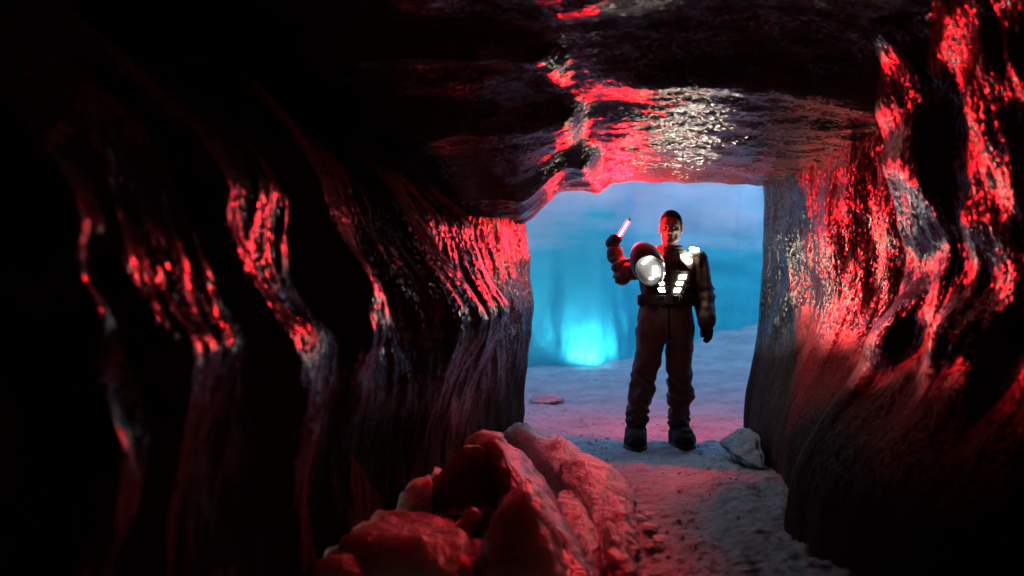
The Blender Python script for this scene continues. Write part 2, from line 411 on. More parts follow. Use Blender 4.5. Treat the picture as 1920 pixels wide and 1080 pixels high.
bulge = 0.05*np.exp(-((D-4.75)/0.35)**2-((Z-1.78)/0.26)**2)+0.10*fbm(D*1.5, Z*2.2, 0, 71, 2)*sstep(6.2, 5.2, D)
upper = sstep(0.45, 1.10, Z)
XR = right_base(D, Z)-(crest_sum(D, Z, RCOLS, 61)+bulge)*(0.15+0.85*upper)-surf_detail(D, Z, 66, -0.1)*(0.4+0.6*upper)+0.03
P1 = np.stack([XR, D, Z], -1)
ends = []
for k, (dx, dy) in enumerate([(-0.02, 0.05), (-0.02, 0.11), (0.0, 0.17), (0.05, 0.23), (0.14, 0.29), (0.3, 0.36), (0.8, 0.5), (2, 0.7), (4.5, 0.8), (10, 1.0)]):
    e = P1[-1].copy(); e[:, 0] += dx; e[:, 1] += dy+0.02*pn(zL*3, k*0.3, 0, 78); ends.append(e)
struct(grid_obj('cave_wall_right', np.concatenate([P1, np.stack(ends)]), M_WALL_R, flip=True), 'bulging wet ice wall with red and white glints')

# ------------------------------------------------------------------ tunnel ceiling (under-side, then the outer face rising above the mouth)
def ceil_height(X, D):
    z = interp(D, [-3.5, 2.0, 3.3, 4.1, 4.7, 5.4, 6.3, 7.2, 7.7], [2.20, 2.22, 2.36, 2.50, 2.47, 2.30, 2.16, 2.06, 2.04])
    # low beam hanging on the left: stepped ledges with a steep front
    edge = 0.66-0.18*(7.5-D)
    side = sstep(edge+0.10, edge-0.06, X-0.05*pn(D*2.2, 0, 0, 5))
    beam = interp(D, [-3.5, 3.8, 4.7, 4.85, 5.5, 5.62, 6.35, 6.48, 7.3, 7.7], [2.6, 2.6, 2.50, 2.33, 2.26, 2.13, 2.08, 1.99, 1.95, 1.99])
    beam = beam+0.03*fbm(X*2.2, D*3, 0, 12, 3)
    z = z*(1-side)+np.minimum(z, beam)*side
    # corner fillets down to the walls at the mouth
    z = z-0.26*sstep(0.42, 0.02, X)*sstep(5.2, 7.0, D)-0.03*sstep(1.6, 1.95, X)
    # big scooped hollow and ridges
    z = z+0.10*np.exp(-((X-1.15)/0.45)**2-((D-4.6)/0.55)**2)-0.10*np.exp(-((D-5.25-0.15*(X-1.1))/0.16)**2)*sstep(0.3, 0.7, X)
    z = z+0.040*fbm(X*1.7, D*2.2, 0, 91, 3)+0.007*fbm(X*5+D, D*8, 0, 93, 3)+0.003*fbm(X*11, D*26, 0, 95, 2)
    return z
cx = axis([(-12, -1.4, 0.5), (-1.4, 2.4, 0.016), (2.4, 13, 0.5)])
cd = axis([(-3.5, 2.5, 0.15), (2.5, 7.7, 0.016)])
CX, CD = np.meshgrid(cx, cd, indexing='ij')
CZ = ceil_height(CX, CD)
P1 = np.stack([CX, CD, CZ], -1)
ends = []
for dy, dz in [(0.04, 0.02), (0.07, 0.06), (0.09, 0.14), (0.12, 0.4), (0.2, 1.0), (0.4, 2.5), (0.9, 6.0)]:
    e = P1[:, -1].copy(); e[:, 1] += dy; e[:, 2] += dz; ends.append(e[:, None])
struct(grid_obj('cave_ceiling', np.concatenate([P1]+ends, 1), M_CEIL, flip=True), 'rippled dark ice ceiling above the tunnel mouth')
# closed end of the tunnel behind the viewer
yy, zz = np.meshgrid(np.linspace(-6, 6, 60), np.linspace(-0.3, 3.2, 24), indexing='ij')
struct(grid_obj('cave_wall_end', np.stack([yy, -3.2+0.25*fbm(yy*0.8, zz*0.8, 0, 4, 3), zz], -1), M_WALL_R), 'rough ice closing the tunnel')

# ------------------------------------------------------------------ the blue chamber beyond
pts = np.array([(-9, 8.6), (-8.5, 12), (-5.5, 15.0), (-2, 15.6), (0.2, 15.5), (1.6, 15.6), (3.0, 16.6), (4.8, 18.3), (7.5, 18.6), (10, 15), (11.5, 8.4)], float)
seg = np.r_[0, np.cumsum(np.hypot(*np.diff(pts, axis=0).T))]
u = axis([(0, 9, 0.25), (9, 21, 0.04), (21, seg[-1], 0.25)])
def smooth_path(u):
    px, py = np.interp(u, seg, pts[:,0]), np.interp(u, seg, pts[:,1])
    k = np.ones(15)/15
    return np.convolve(np.pad(px, 7, 'edge'), k, 'valid'), np.convolve(np.pad(py, 7, 'edge'), k, 'valid')
px, py = smooth_path(u)
tx, ty = np.gradient(px, u), np.gradient(py, u); ln = np.hypot(tx, ty); nxx, nyy = ty/ln, -tx/ln
zb = axis([(-0.3, 4.2, 0.045), (4.2, 8.0, 0.3)])
U, Z = np.meshgrid(u, zb, indexing='ij')
drape = sstep(17.2, 13.5, U)
h = 0.30*fbm(U*0.5, Z*0.25, 0, 50, 2)+drape*0.13*fbm(U*1.8, Z*0.30, 0, 52, 2)+(1-drape)*0.05*fbm(U*0.4, Z*1.8, 0, 54, 2)+0.012*fbm(U*2.5, Z*2.5, 0, 56, 2)+0.05*fbm(U*5, Z*1.6, 0, 58, 3)*sstep(1.1, 0.1, Z)
h = h+0.20*(1.5-Z)*0.3
PB = np.stack([px[:, None]+nxx[:, None]*h, py[:, None]+nyy[:, None]*h, Z], -1)
struct(grid_obj('chamber_wall', PB, M_BLUE), 'blue glacier ice wall of the lit chamber')

# flood lamp sunk in the snow at the foot of the chamber wall, its light seen on the ice
def flood_lamp(loc):
    r = empty('flood_lamp', loc)
    tag(r, 'small flood lamp in the snow glowing white at the foot of the blue ice wall', 'lamp')
    bm = bmesh.new(); bmesh.ops.create_cube(bm, size=1)
    for v in bm.verts: v.co = Vector((v.co.x*(0.34 if v.co.z > 0 else 0.28), v.co.y*0.16, v.co.z*0.12+0.06))
    bmesh.ops.bevel(bm, geom=bm.edges[:], offset=0.012, segments=2, affect='EDGES')
    bm_obj('housing', bm, M_BLACK, r)
    bm = bmesh.new(); bmesh.ops.create_cube(bm, size=1)
    for v in bm.verts: v.co = Vector((v.co.x*0.29, v.co.y*0.11, v.co.z*0.01+0.127))
    bm_obj('lamp_glass', bm, M_LAMPGLASS, r)
    li = bpy.data.lights.new('flood_lamp_light', 'SPOT'); li.energy = 80; li.color = (0.75, 0.90, 1.0)
    li.spot_size = math.radians(165); li.spot_blend = 0.9; li.shadow_soft_size = 0.12
    o = bpy.data.objects.new('flood_lamp_light', li); COL.objects.link(o); o.parent = r
    o.location = (0, 0, 0.18); o.rotation_euler = (math.radians(180-12), 0, 0)
    return r
flood_lamp((1.22, 15.05, -0.24))

# ------------------------------------------------------------------ person
PX, PY = 1.19, 7.70
K = 7.70/FPX
def wx(p): return (p-960)*K-PX          # photograph column -> local x at the person's depth
def wz(q): return CAM_Z+(540-q)*K
person = empty('person', (PX, PY, 0))
tag(person, 'person in a brown padded suit with lit white chest panels raising one arm', 'person')

# --- trousers
def trousers(X, Y, Z):
    zs = np.array([0.17, 0.24, 0.30, 0.42, 0.50, 0.56, 0.62, 0.74, 0.86, 0.98, 1.06, 1.14])
    lL = column(X, Y, Z, zs, [wx(1197), wx(1197), wx(1198), wx(1202), wx(1205), wx(1208), wx(1211), wx(1217), wx(1222), wx(1226), wx(1228), wx(1230)],
                [0.03, 0.03, 0.03, 0.02, 0.0, -0.02, -0.015, 0, 0, 0, 0, 0],
                np.array([0.078, 0.082, 0.080, 0.098, 0.092, 0.098, 0.100, 0.110, 0.112, 0.108, 0.10, 0.09]), [0.085, 0.09, 0.09, 0.105, 0.10, 0.105, 0.105, 0.118, 0.125, 0.125, 0.12, 0.11], 2.2)
    lR = column(X, Y, Z, zs, [wx(1274), wx(1274), wx(1274), wx(1275), wx(1274), wx(1274), wx(1272), wx(1273), wx(1273), wx(1271), wx(1268), wx(1266)],
                [0.02, 0.02, 0.02, 0.01, -0.01, -0.03, -0.02, 0, 0, 0, 0, 0],
                np.array([0.078, 0.080, 0.078, 0.095, 0.096, 0.100, 0.095, 0.102, 0.108, 0.110, 0.10, 0.09]), [0.085, 0.09, 0.09, 0.105, 0.105, 0.11, 0.105, 0.115, 0.125, 0.125, 0.12, 0.11], 2.2)
    hip = column(X, Y, Z, np.array([0.80, 0.90, 1.0, 1.08, 1.15]), [wx(1248)]*5, [0]*5, [0.185, 0.205, 0.205, 0.20, 0.195], [0.12, 0.135, 0.135, 0.13, 0.125], 2.4)
    d = smin(smin(lL, lR, 0.012), hip, 0.03)
    side = np.where(X < 0.02, 0.0, 3.7)
    fold = 0.5*np.sin(Z*62+9*X+6*pn(X*7+side, Y*7, Z*5, 3))*sstep(0.62, 0.5, Z)+1.4*pn(X*9+side, Y*9, Z*16, 5)*sstep(0.75, 0.3, Z)
    fold = fold+1.3*pn(X*6+Z*3, Y*6, Z*7-X*5, 8)+0.8*pn(X*14+Z*9, Y*14, Z*10-X*9, 12)
    return d+0.015*fold-0.008*np.exp(-((np.abs(X-wx(1246)))/0.006)**2)*(Y < 0)*(Z > 0.72)*-0.5
v, f = sdf_mesh(trousers, (-0.36, -0.2, 0.15), (0.32, 0.22, 1.17), 0.009)
mesh_obj('trousers', v, f, M_TROUSER, person)

# --- boots
def boot(cxp, sole_z, toe_dx, name):
    cx_ = wx(cxp)
    def fn(X, Y, Z):
        sh = column(X, Y, Z, np.array([0.03, 0.10, 0.16, 0.2, 0.26, 0.30])+sole_z, [cx_]*6, [0.04]*6, [0.075, 0.078, 0.076, 0.083, 0.078, 0.072], [0.09, 0.09, 0.085, 0.09, 0.085, 0.08], 2.2)
        ft = ell(X, Y, Z, (cx_+toe_dx, -0.09, 0.055+sole_z), (0.088, 0.165, 0.088))
        heel = ell(X, Y, Z, (cx_, 0.07, 0.06+sole_z), (0.075, 0.085, 0.08))
        d = smin(smin(sh, ft, 0.04), heel, 0.03)
        d = d+0.006*np.sin(Z*110+10*X)*sstep(0.09, 0.14, Z)+0.008*pn(X*16, Y*16, Z*20, 4)
        return np.maximum(d, sole_z+0.018-Z)
    v, f = sdf_mesh(fn, (cx_-0.16, -0.30, -0.03), (cx_+0.16, 0.20, 0.33), 0.008)
    b = mesh_obj(name, v, f, M_BLACK, person)
    def so(X, Y, Z):
        a = np.minimum(ell(X, Y, 0*Z, (cx_+toe_dx, -0.09, 0), (0.092, 0.172, 1)), ell(X, Y, 0*Z, (cx_, 0.07, 0), (0.079, 0.09, 1)))
        a = np.minimum(a, np.maximum(np.abs(X-cx_)-0.066, np.abs(Y+0.02)-0.08))
        return np.maximum(a*0.09, np.maximum(sole_z-0.012-Z, Z-sole_z-0.022))
    v, f = sdf_mesh(so, (cx_-0.16, -0.30, -0.05), (cx_+0.16, 0.20, 0.06), 0.008)
    mesh_obj('sole', v, f, M_BELT, b)
boot(1194, 0.0, -0.022, 'boot'); boot(1275, 0.015, 0.012, 'boot')

# --- jacket
SHL, ELL_, WRL = (wx(1212), 0.0, wz(486)), (wx(1171), 0.08, wz(514)), (wx(1155.5), 0.12, wz(472))
SHR, ELR, WRR = (wx(1306), 0.0, wz(490)), (wx(1320), 0.04, wz(548)), (wx(1324), -0.04, wz(602))
def torso(X, Y, Z, grow=0.0):
    zs = np.array([1.08, 1.14, 1.20, 1.28, 1.36, 1.42, 1.47, 1.505, 1.53])
    return column(X, Y, Z, zs, [wx(1249)]*4+[wx(1252)]*2+[wx(1255)]*3, [0]*9,
                  np.array([0.195, 0.196, 0.198, 0.205, 0.222, 0.222, 0.185, 0.105, 0.050])+grow, np.array([0.125, 0.125, 0.13, 0.14, 0.148, 0.142, 0.118, 0.085, 0.045])+grow, 2.35)
def arms(X, Y, Z):
    a = smin(cone(X, Y, Z, SHL, ELL_, 0.082, 0.072), cone(X, Y, Z, ELL_, WRL, 0.074, 0.058), 0.03)
    b = smin(cone(X, Y, Z, SHR, ELR, 0.088, 0.086), cone(X, Y, Z, ELR, WRR, 0.086, 0.068), 0.03)
    return a, b
def jacket(X, Y, Z):
    a, b = arms(X, Y, Z)
    # folds bunch at the crook of the raised arm
    e = np.array(ELL_)
    r = np.sqrt((X-e[0])**2+(Y-e[1])**2+(Z-e[2])**2)
    a = a+0.009*np.sin(60*(X-e[0])-75*(Z-e[2])+8*pn(X*8, Y*8, Z*8, 2))*sstep(0.17, 0.05, np.abs(r-0.06))
    e2 = np.array(ELR)
    b = b+0.006*np.sin(70*Z+3*pn(X*8, Y*8, Z*8, 2))*sstep(0.13, 0.02, np.abs(Z-e2[2]+0.02))+0.004*np.sin(95*X+5*pn(X*4, Y*4, Z*3, 7))
    t = torso(X, Y, Z)
    d = smin(smin(t, a, 0.035), b, 0.03)
    d = d+0.008*pn(X*11, Y*11, Z*9, 6)+0.004*pn(X*26, Y*26, Z*14, 9)
    cuff = np.minimum(cone(X, Y, Z, np.array(WRL)+(0.003, 0.01, -0.03), np.array(WRL)+(0, -0.004, 0.004), 0.064, 0.062), cone(X, Y, Z, np.array(WRR)+(0, 0, 0.025), np.array(WRR), 0.068, 0.066))
    return smin(d, cuff, 0.012)
v, f = sdf_mesh(jacket, (-0.52, -0.32, 0.88), (0.44, 0.24, 1.58), 0.008)
mesh_obj('jacket', v, f, M_JACKET, person)
def vest(X, Y, Z):
    t = torso(X, Y, Z, 0.016)
    t = np.maximum(t, -torso(X, Y, Z, -0.005))
    cut = np.maximum(Z-1.515, 1.16-Z)
    arm = 0.19-0.12*sstep(1.30, 1.46, Z)
    t = np.maximum(t, np.maximum(cut, np.abs(X-wx(1254))-arm))
    seam = 0.004*(np.exp(-((Z-1.335)/0.004)**2)+np.exp(-((Z-1.255)/0.004)**2)+np.exp(-((np.abs(X-wx(1252))-0.055)/0.004)**2))
    return t+seam+0.003*pn(X*20, Y*20, Z*20, 3)
v, f = sdf_mesh(vest, (-0.26, -0.22, 1.14), (0.28, 0.22, 1.50), 0.007)
mesh_obj('vest', v, f, M_VEST, person)
# shoulder pads
for sx, name in ((SHR, 'shoulder_pad'), (SHL, 'shoulder_pad')):
    def pad(X, Y, Z, sx=sx):
        q = ell(X, Y, Z, (sx[0]-0.002*np.sign(sx[0]), 0, sx[2]+0.0), (0.094, 0.098, 0.094))
        i = ell(X, Y, Z, (sx[0]-0.002*np.sign(sx[0]), 0, sx[2]+0.0), (0.080, 0.085, 0.080))
        return np.maximum(np.maximum(q, -i), sx[2]+0.018+0.10*np.abs(Y)-Z)
    v, f = sdf_mesh(pad, (sx[0]-0.14, -0.14, sx[2]-0.03), (sx[0]+0.14, 0.14, sx[2]+0.13), 0.007)
    mesh_obj(name, v, f, M_VEST, person)
# collar: two padded rolls
def collar(X, Y, Z):
    R = np.sqrt(((X-wx(1257))/1.08)**2+(Y-0.015)**2)
    zz = Z+0.35*(Y-0.015)*-0.35
    a = np.sqrt((R-0.092)**2+((zz-1.505)/1.0)**2)-0.021
    b = np.sqrt((R-0.104)**2+(zz-1.470)**2)-0.022
    c = np.sqrt((R-0.080)**2+(zz-1.535)**2)-0.014
    return np.minimum(np.minimum(a, b), c)
v, f = sdf_mesh(collar, (wx(1257)-0.16, -0.15, 1.42), (wx(1257)+0.16, 0.15, 1.58), 0.006)
mesh_obj('collar', v, f, M_BLACK, person)
# belt, buckle, pouches
def beltf(X, Y, Z):
    t = torso(X, Y, Z, 0.024)+0.003*pn(X*18, Y*18, Z*18, 5)
    return np.maximum(t, np.maximum(Z-(wz(553)+0.06*0), wz(573)-Z))
v, f = sdf_mesh(beltf, (-0.27, -0.2, wz(573)-0.03), (0.27, 0.2, wz(553)+0.03), 0.008)
belt = mesh_obj('belt', v, f, M_BELT, person)
def box_part(name, size, loc, mat, parent, rot=(0,0,0), bev=0.006):
    bm = bmesh.new(); bmesh.ops.create_cube(bm, size=1)
    for vv in bm.verts: vv.co = Vector((vv.co.x*size[0], vv.co.y*size[1], vv.co.z*size[2]))
    bmesh.ops.bevel(bm, geom=bm.edges[:], offset=bev, segments=2, affect='EDGES')
    o = bm_obj(name, bm, mat, parent, smooth=False, loc=loc); o.rotation_euler = rot; return o
box_part('buckle', (0.060, 0.02, 0.07), (wx(1248), -0.158, wz(561)), M_METAL, belt)
for a, b, sz in ((1219, -0.150, 0.085), (1276, -0.148, 0.085), (1296, -0.06, 0.09), (1204, -0.06, 0.09)):
    box_part('pouch', (0.075, 0.05, sz), (wx(a), b, wz(563)), M_BELT, belt, (0, 0, (wx(a))*1.6), 0.012)
box_part('zip_flap', (0.012, 0.01, 0.26), (wx(1249), -0.139, 0.955), M_BLACK, person, (math.radians(-2), 0, 0), 0.003)

# --- lit panels: slabs that follow the chest
def front_y(x, z, grow=0.020):
    zs = [1.08, 1.14, 1.20, 1.28, 1.36, 1.42, 1.47, 1.51]
    a = np.interp(z, zs, [0.195, 0.196, 0.198, 0.205, 0.222, 0.222, 0.19, 0.125])+grow
    b = np.interp(z, zs, [0.125, 0.125, 0.13, 0.14, 0.148, 0.142, 0.125, 0.105])+grow
    t = np.clip(np.abs((x-wx(1253))/a), 0, 0.98)
    return -b*(1-t**2.35)**(1/2.35)
def panel(quad):
    """quad of photograph points -> thin slab lying on the chest"""
    n = 5; ps = []
    qc = np.mean(np.array(quad, float), axis=0)
    A, B, C, D4 = [np.array((wx(a), wz(b))) for a, b in (qc+(np.array(quad, float)-qc)*np.array((0.80, 0.62)))]
    for i in range(n):
        for j in range(n):
            s, t = i/(n-1), j/(n-1)
            p = (A*(1-s)+B*s)*(1-t)+(D4*(1-s)+C*s)*t
            ps.append((p[0], float(front_y(p[0], p[1])), p[1]))
    V = np.array(ps); Vb = V+np.array((0, 0.016, 0)); Vf = V+np.array((0, 0.001, 0))
    idx = np.arange(n*n).reshape(n, n); fs = []
    for i in range(n-1):
        for j in range(n-1):
            fs.append((idx[i,j], idx[i+1,j], idx[i+1,j+1], idx[i,j+1]))
            fs.append(tuple(n*n+k for k in (idx[i,j], idx[i,j+1], idx[i+1,j+1], idx[i+1,j])))
    ring = list(idx[0,:])+list(idx[1:,-1])+list(idx[-1,::-1][1:])+list(idx[::-1,0][1:-1])
    for k in range(len(ring)):
        a, b = ring[k], ring[(k+1) % len(ring)]; fs.append((a, b, n*n+b, n*n+a))
    return mesh_obj('lit_panel', np.concatenate([Vf, Vb]), [tuple(int(i) for i in q) for q in fs], M_PANEL, person, smooth=False)
def mirror(q): return [(2*1248-a, b) for a, b in q][::-1]
QUADS = [[(1268,476),(1277,474),(1295,490),(1293,498)],
         [(1267,514),(1283,513),(1281,525),(1264,525)],
         [(1263,527.5),(1276,527.5),(1274,536),(1260,535)],
         [(1258,539),(1273,538.5),(1269,550),(1256,550)]]
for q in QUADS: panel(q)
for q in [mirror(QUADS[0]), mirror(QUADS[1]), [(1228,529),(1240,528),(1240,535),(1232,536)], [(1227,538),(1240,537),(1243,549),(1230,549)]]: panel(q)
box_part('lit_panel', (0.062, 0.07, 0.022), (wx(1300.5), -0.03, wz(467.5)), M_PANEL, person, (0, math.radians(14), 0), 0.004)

# --- head
HC = np.array((wx(1257), -0.02, 1.552)); YAW = math.radians(-17)
def head_local(X, Y, Z):
    x, y, z = X-HC[0], Y-HC[1], Z-HC[2]
    c, s = math.cos(-YAW), math.sin(-YAW)
    return x*c-y*s, x*s+y*c, z
def cranium(x, y, z, g=0.0): return ell(x, y, z, (0, 0.018, 0.168), (0.080+g, 0.100+g, 0.098+g))
def head(X, Y, Z):
    x, y, z = head_local(X, Y, Z); ax = np.abs(x)
    d = cranium(x, y, z)
    d = smin(d, ell(x, y, z, (0, -0.020, 0.095), (0.066, 0.076, 0.092)), 0.03)
    d = smin(d, cone(ax, y, z, (0.050, 0.01, 0.055), (0.012, -0.068, 0.024), 0.022, 0.020), 0.025)   # jaw
    d = smin(d, ell(x, y, z, (0, -0.078, 0.020), (0.022, 0.018, 0.018)), 0.02)                        # chin
    d = smin(d, cone(ax, y, z, (0.012, -0.089, 0.152), (0.052, -0.070, 0.152), 0.010, 0.009), 0.014)  # brow
    d = smin(d, ell(ax, y, z, (0.050, -0.056, 0.106), (0.020, 0.022, 0.016)), 0.02)                   # cheek bones
    d = smax(d, -ell(ax, y, z, (0.033, -0.102, 0.133), (0.020, 0.022, 0.014)), 0.010)                 # eye sockets
    d = smax(d, -ell(ax, y, z, (0.050, -0.075, 0.068), (0.016, 0.02, 0.026)), 0.016)                  # hollow cheeks
    nose = smin(cone(x, y, z, (0, -0.092, 0.142), (0, -0.117, 0.093), 0.008, 0.0125), ell(ax, y, z, (0.013, -0.100, 0.088), (0.009, 0.012, 0.008)), 0.008)
    d = smin(d, nose, 0.008)
    d = smin(d, cone(ax, y, z, (0, -0.0955, 0.0615), (0.019, -0.086, 0.0585), 0.0065, 0.004), 0.006)  # lips
    d = smin(d, cone(ax, y, z, (0, -0.0935, 0.0480), (0.016, -0.085, 0.0505), 0.0075, 0.004), 0.006)
    d = smax(d, -cone(ax, y, z, (0, -0.104, 0.0548), (0.022, -0.092, 0.0540), 0.0026, 0.002), 0.003)
    ear = smax(ell(ax, y, z, (0.083, 0.014, 0.118), (0.011, 0.021, 0.033)), -ell(ax, y, z, (0.094, 0.008, 0.120), (0.008, 0.012, 0.022)), 0.004)
    d = smin(d, ear, 0.006)
    d = smin(d, cone(X, Y, Z, (HC[0]+0.0, 0.015, 1.45), (HC[0], 0.008, 1.60), 0.064, 0.058), 0.015)   # neck
    return d
v, f = sdf_mesh(head, (HC[0]-0.125, -0.175, 1.44), (HC[0]+0.125, 0.135, 1.84), 0.0036)
mesh_obj('head', v, f, M_SKIN, person)
def hair(X, Y, Z):
    x, y, z = head_local(X, Y, Z)
    d = np.maximum(cranium(x, y, z, 0.0055)+0.0022*pn(x*120, y*120, z*120, 3), -cranium(x, y, z, -0.01))
    edge = np.where(y < -0.02, 0.205-0.35*np.maximum(0, np.abs(x)-0.045)-0.10*np.maximum(0, -0.02-y-0.05), 0.0)
    line = interp(y, [-0.10, -0.055, -0.03, -0.008, 0.03, 0.06, 0.12], [0.212, 0.208, 0.175, 0.118, 0.150, 0.085, 0.06])
    line = np.where((np.abs(x) < 0.052) & (y < 0), np.maximum(line, 0.213-0.9*np.maximum(0, np.abs(x)-0.035)), line)
    return np.maximum(d, line+0.004*pn(x*60, y*60, 0, 8)-z)
v, f = sdf_mesh(hair, (HC[0]-0.12, -0.15, 1.58), (HC[0]+0.12, 0.135, 1.85), 0.0036)
mesh_obj('hair', v, f, M_HAIR, person)
def from_head(p):
    c, s = math.cos(YAW), math.sin(YAW)
    return (p[0]*c-p[1]*s+HC[0], p[0]*s+p[1]*c+HC[1], p[2]+HC[2])
def ball(name, c, r, mat, parent, sc=(1,1,1)):
    bm = bmesh.new(); bmesh.ops.create_uvsphere(bm, u_segments=20, v_segments=12, radius=r)
    for vv in bm.verts: vv.co = Vector((vv.co.x*sc[0], vv.co.y*sc[1], vv.co.z*sc[2]))
    return bm_obj(name, bm, mat, parent, smooth=True, loc=c)
for s in (-1, 1):
    e = ball('eye', from_head((0.033*s, -0.078, 0.131)), 0.0125, M_EYE, person)
    i = ball('iris', (-0.003, -0.0095, 0), 0.0058, M_IRIS, e, (1, 0.7, 1))
    def brow(X, Y, Z, s=s):
        x, y, z = head_local(X, Y, Z)
        return cone(x*s, y, z, (0.016, -0.099, 0.153), (0.050, -0.082, 0.157), 0.005, 0.003)
    c0 = from_head((0.033*s, -0.09, 0.154))
    v, f = sdf_mesh(brow, np.array(c0)-0.035, np.array(c0)+0.035, 0.003)
    mesh_obj('eyebrow', v, f, M_HAIR, person)

# --- flare geometry (held): axis in local person coordinates
FA = np.array((wx(1163), 0.125, wz(443))); FB = np.array((wx(1186), 0.165, wz(407)))
FD = (FB-FA)/np.linalg.norm(FB-FA)
side = np.cross(FD, (0, 1, 0)); side /= np.linalg.norm(side)      # points to the picture's right
if side[0] < 0: side = -side
front = np.cross(side, FD); front /= np.linalg.norm(front)
if front[1] > 0: front = -front
def glove_fist(X, Y, Z):
    base = FA-FD*0.012
    palm_c = base-FD*0.035-side*0.030-front*0.022
    w = np.array(WRL)
    d = cone(X, Y, Z, palm_c+FD*0.026, palm_c-FD*0.030, 0.030, 0.030)
    d = smin(d, cone(X, Y, Z, palm_c-FD*0.02, w+(0, -0.005, 0.0), 0.032, 0.040), 0.02)
    for k, (off, rl, r) in enumerate(((0.0, 0.034, 0.0125), (-0.0235, 0.036, 0.013), (-0.047, 0.035, 0.0125), (-0.069, 0.032, 0.0110))):
        o = base+FD*off
        ch = [o-side*0.040-front*0.012, o-side*0.030+front*0.026, o+side*0.006+front*0.034, o+side*0.024+front*0.010, o+side*0.012-front*0.010]
        for a, b in zip(ch[:-1], ch[1:]): d = smin(d, cone(X, Y, Z, a, b, r, r*0.95), 0.004)
    th = [palm_c+FD*0.0, base+FD*0.004-side*0.022-front*0.022, base+FD*0.022+side*0.002-front*0.026, base+FD*0.024+side*0.020-front*0.008]
    for a, b in zip(th[:-1], th[1:]): d = smin(d, cone(X, Y, Z, a, b, 0.0145, 0.0125), 0.006)
    return d+0.002*pn(X*50, Y*50, Z*50, 2)
lo = np.minimum(FA, WRL)-0.12; hi = np.maximum(FA, WRL)+0.12
v, f = sdf_mesh(glove_fist, lo, hi, 0.0055)
mesh_obj('glove', v, f, M_BLACK, person)

def glove_relaxed(X, Y, Z):
    w = np.array(WRR)
    p0 = w+(0, -0.004, 0.0); p1 = w+(0.004, -0.014, -0.075)
    d = cone(X, Y, Z, p0, w+(0.002, -0.006, -0.03), 0.052, 0.036)
    for t in np.linspace(-1, 1, 5):
        d = smin(d, cone(X, Y, Z, w+(0.016*t, -0.006, -0.03), p1+np.array((0.026*t, 0.004*t, 0.004*(1-abs(t)))), 0.022, 0.018), 0.012)
    for k, (t, ln_) in enumerate(((-1, 0.068), (-0.35, 0.078), (0.32, 0.074), (0.95, 0.058))):
        a = p1+np.array((0.028*t, 0.002, 0.0))
        b = a+np.array((0.001-0.002*t, -0.012, -0.5*ln_)); c = b+np.array((-0.006-0.003*t, -0.014, -0.36*ln_)); e = c+np.array((-0.008, -0.010, -0.22*ln_))
        for q, r, r0, r1 in ((a, b, 0.0125, 0.0118), (b, c, 0.0118, 0.0108), (c, e, 0.0108, 0.0095)):
            d = smin(d, cone(X, Y, Z, q, r, r0, r1), 0.003)
    th = [w+(-0.020, -0.018, -0.030), w+(-0.046, -0.030, -0.062), w+(-0.050, -0.038, -0.092), w+(-0.046, -0.044, -0.116)]
    for a, b, r in zip(th[:-1], th[1:], (0.016, 0.0135, 0.012)): d = smin(d, cone(X, Y, Z, a, b, r, r*0.92), 0.005)
    return d+0.0015*pn(X*50, Y*50, Z*50, 2)
v, f = sdf_mesh(glove_relaxed, np.array(WRR)-(0.10, 0.12, 0.22), np.array(WRR)+(0.10, 0.09, 0.07), 0.0050)
mesh_obj('glove', v, f, M_BLACK, person)

# ------------------------------------------------------------------ flare (held in the raised fist)
def cyl(name, a, b, r, mat, parent, seg=20, ends=0.85):
    a, b = Vector(a), Vector(b); d = b-a
    bm = bmesh.new()
    rings = [(0, r*ends), (0.03, r), (0.97, r), (1, r*ends)]
    q = d.to_track_quat('Z', 'Y'); rs = []
    for t, rr in rings:
        rs.append([bm.verts.new(a+d*t+q @ Vector((rr*math.cos(2*math.pi*k/seg), rr*math.sin(2*math.pi*k/seg), 0))) for k in range(seg)])
    for p, n_ in zip(rs[:-1], rs[1:]):
        for k in range(seg): bm.faces.new((p[k], p[(k+1) % seg], n_[(k+1) % seg], n_[k]))
    bm.faces.new(rs[0][::-1]); bm.faces.new(rs[-1])
    return bm_obj(name, bm, mat, parent, smooth=True)
root_l = np.array((PX, PY, 0))
flare = empty('hand_flare', tuple(root_l+FA))
tag(flare, 'glowing red hand flare held up in the raised gloved fist', 'flare')
LF = float(np.linalg.norm(FB-FA)); fd = Vector(FD)
cyl('handle', fd*-0.10, fd*0.004, 0.0125, M_FLARECAP, flare)
tube = cyl('burning_tube', fd*0.004, fd*(LF-0.026), 0.0195, M_TUBE, flare)
cyl('core', fd*0.010, fd*(LF-0.030), 0.0038, M_FLARE, tube)
cyl('cap', fd*(LF-0.026), fd*LF, 0.0105, M_FLARECAP, flare)

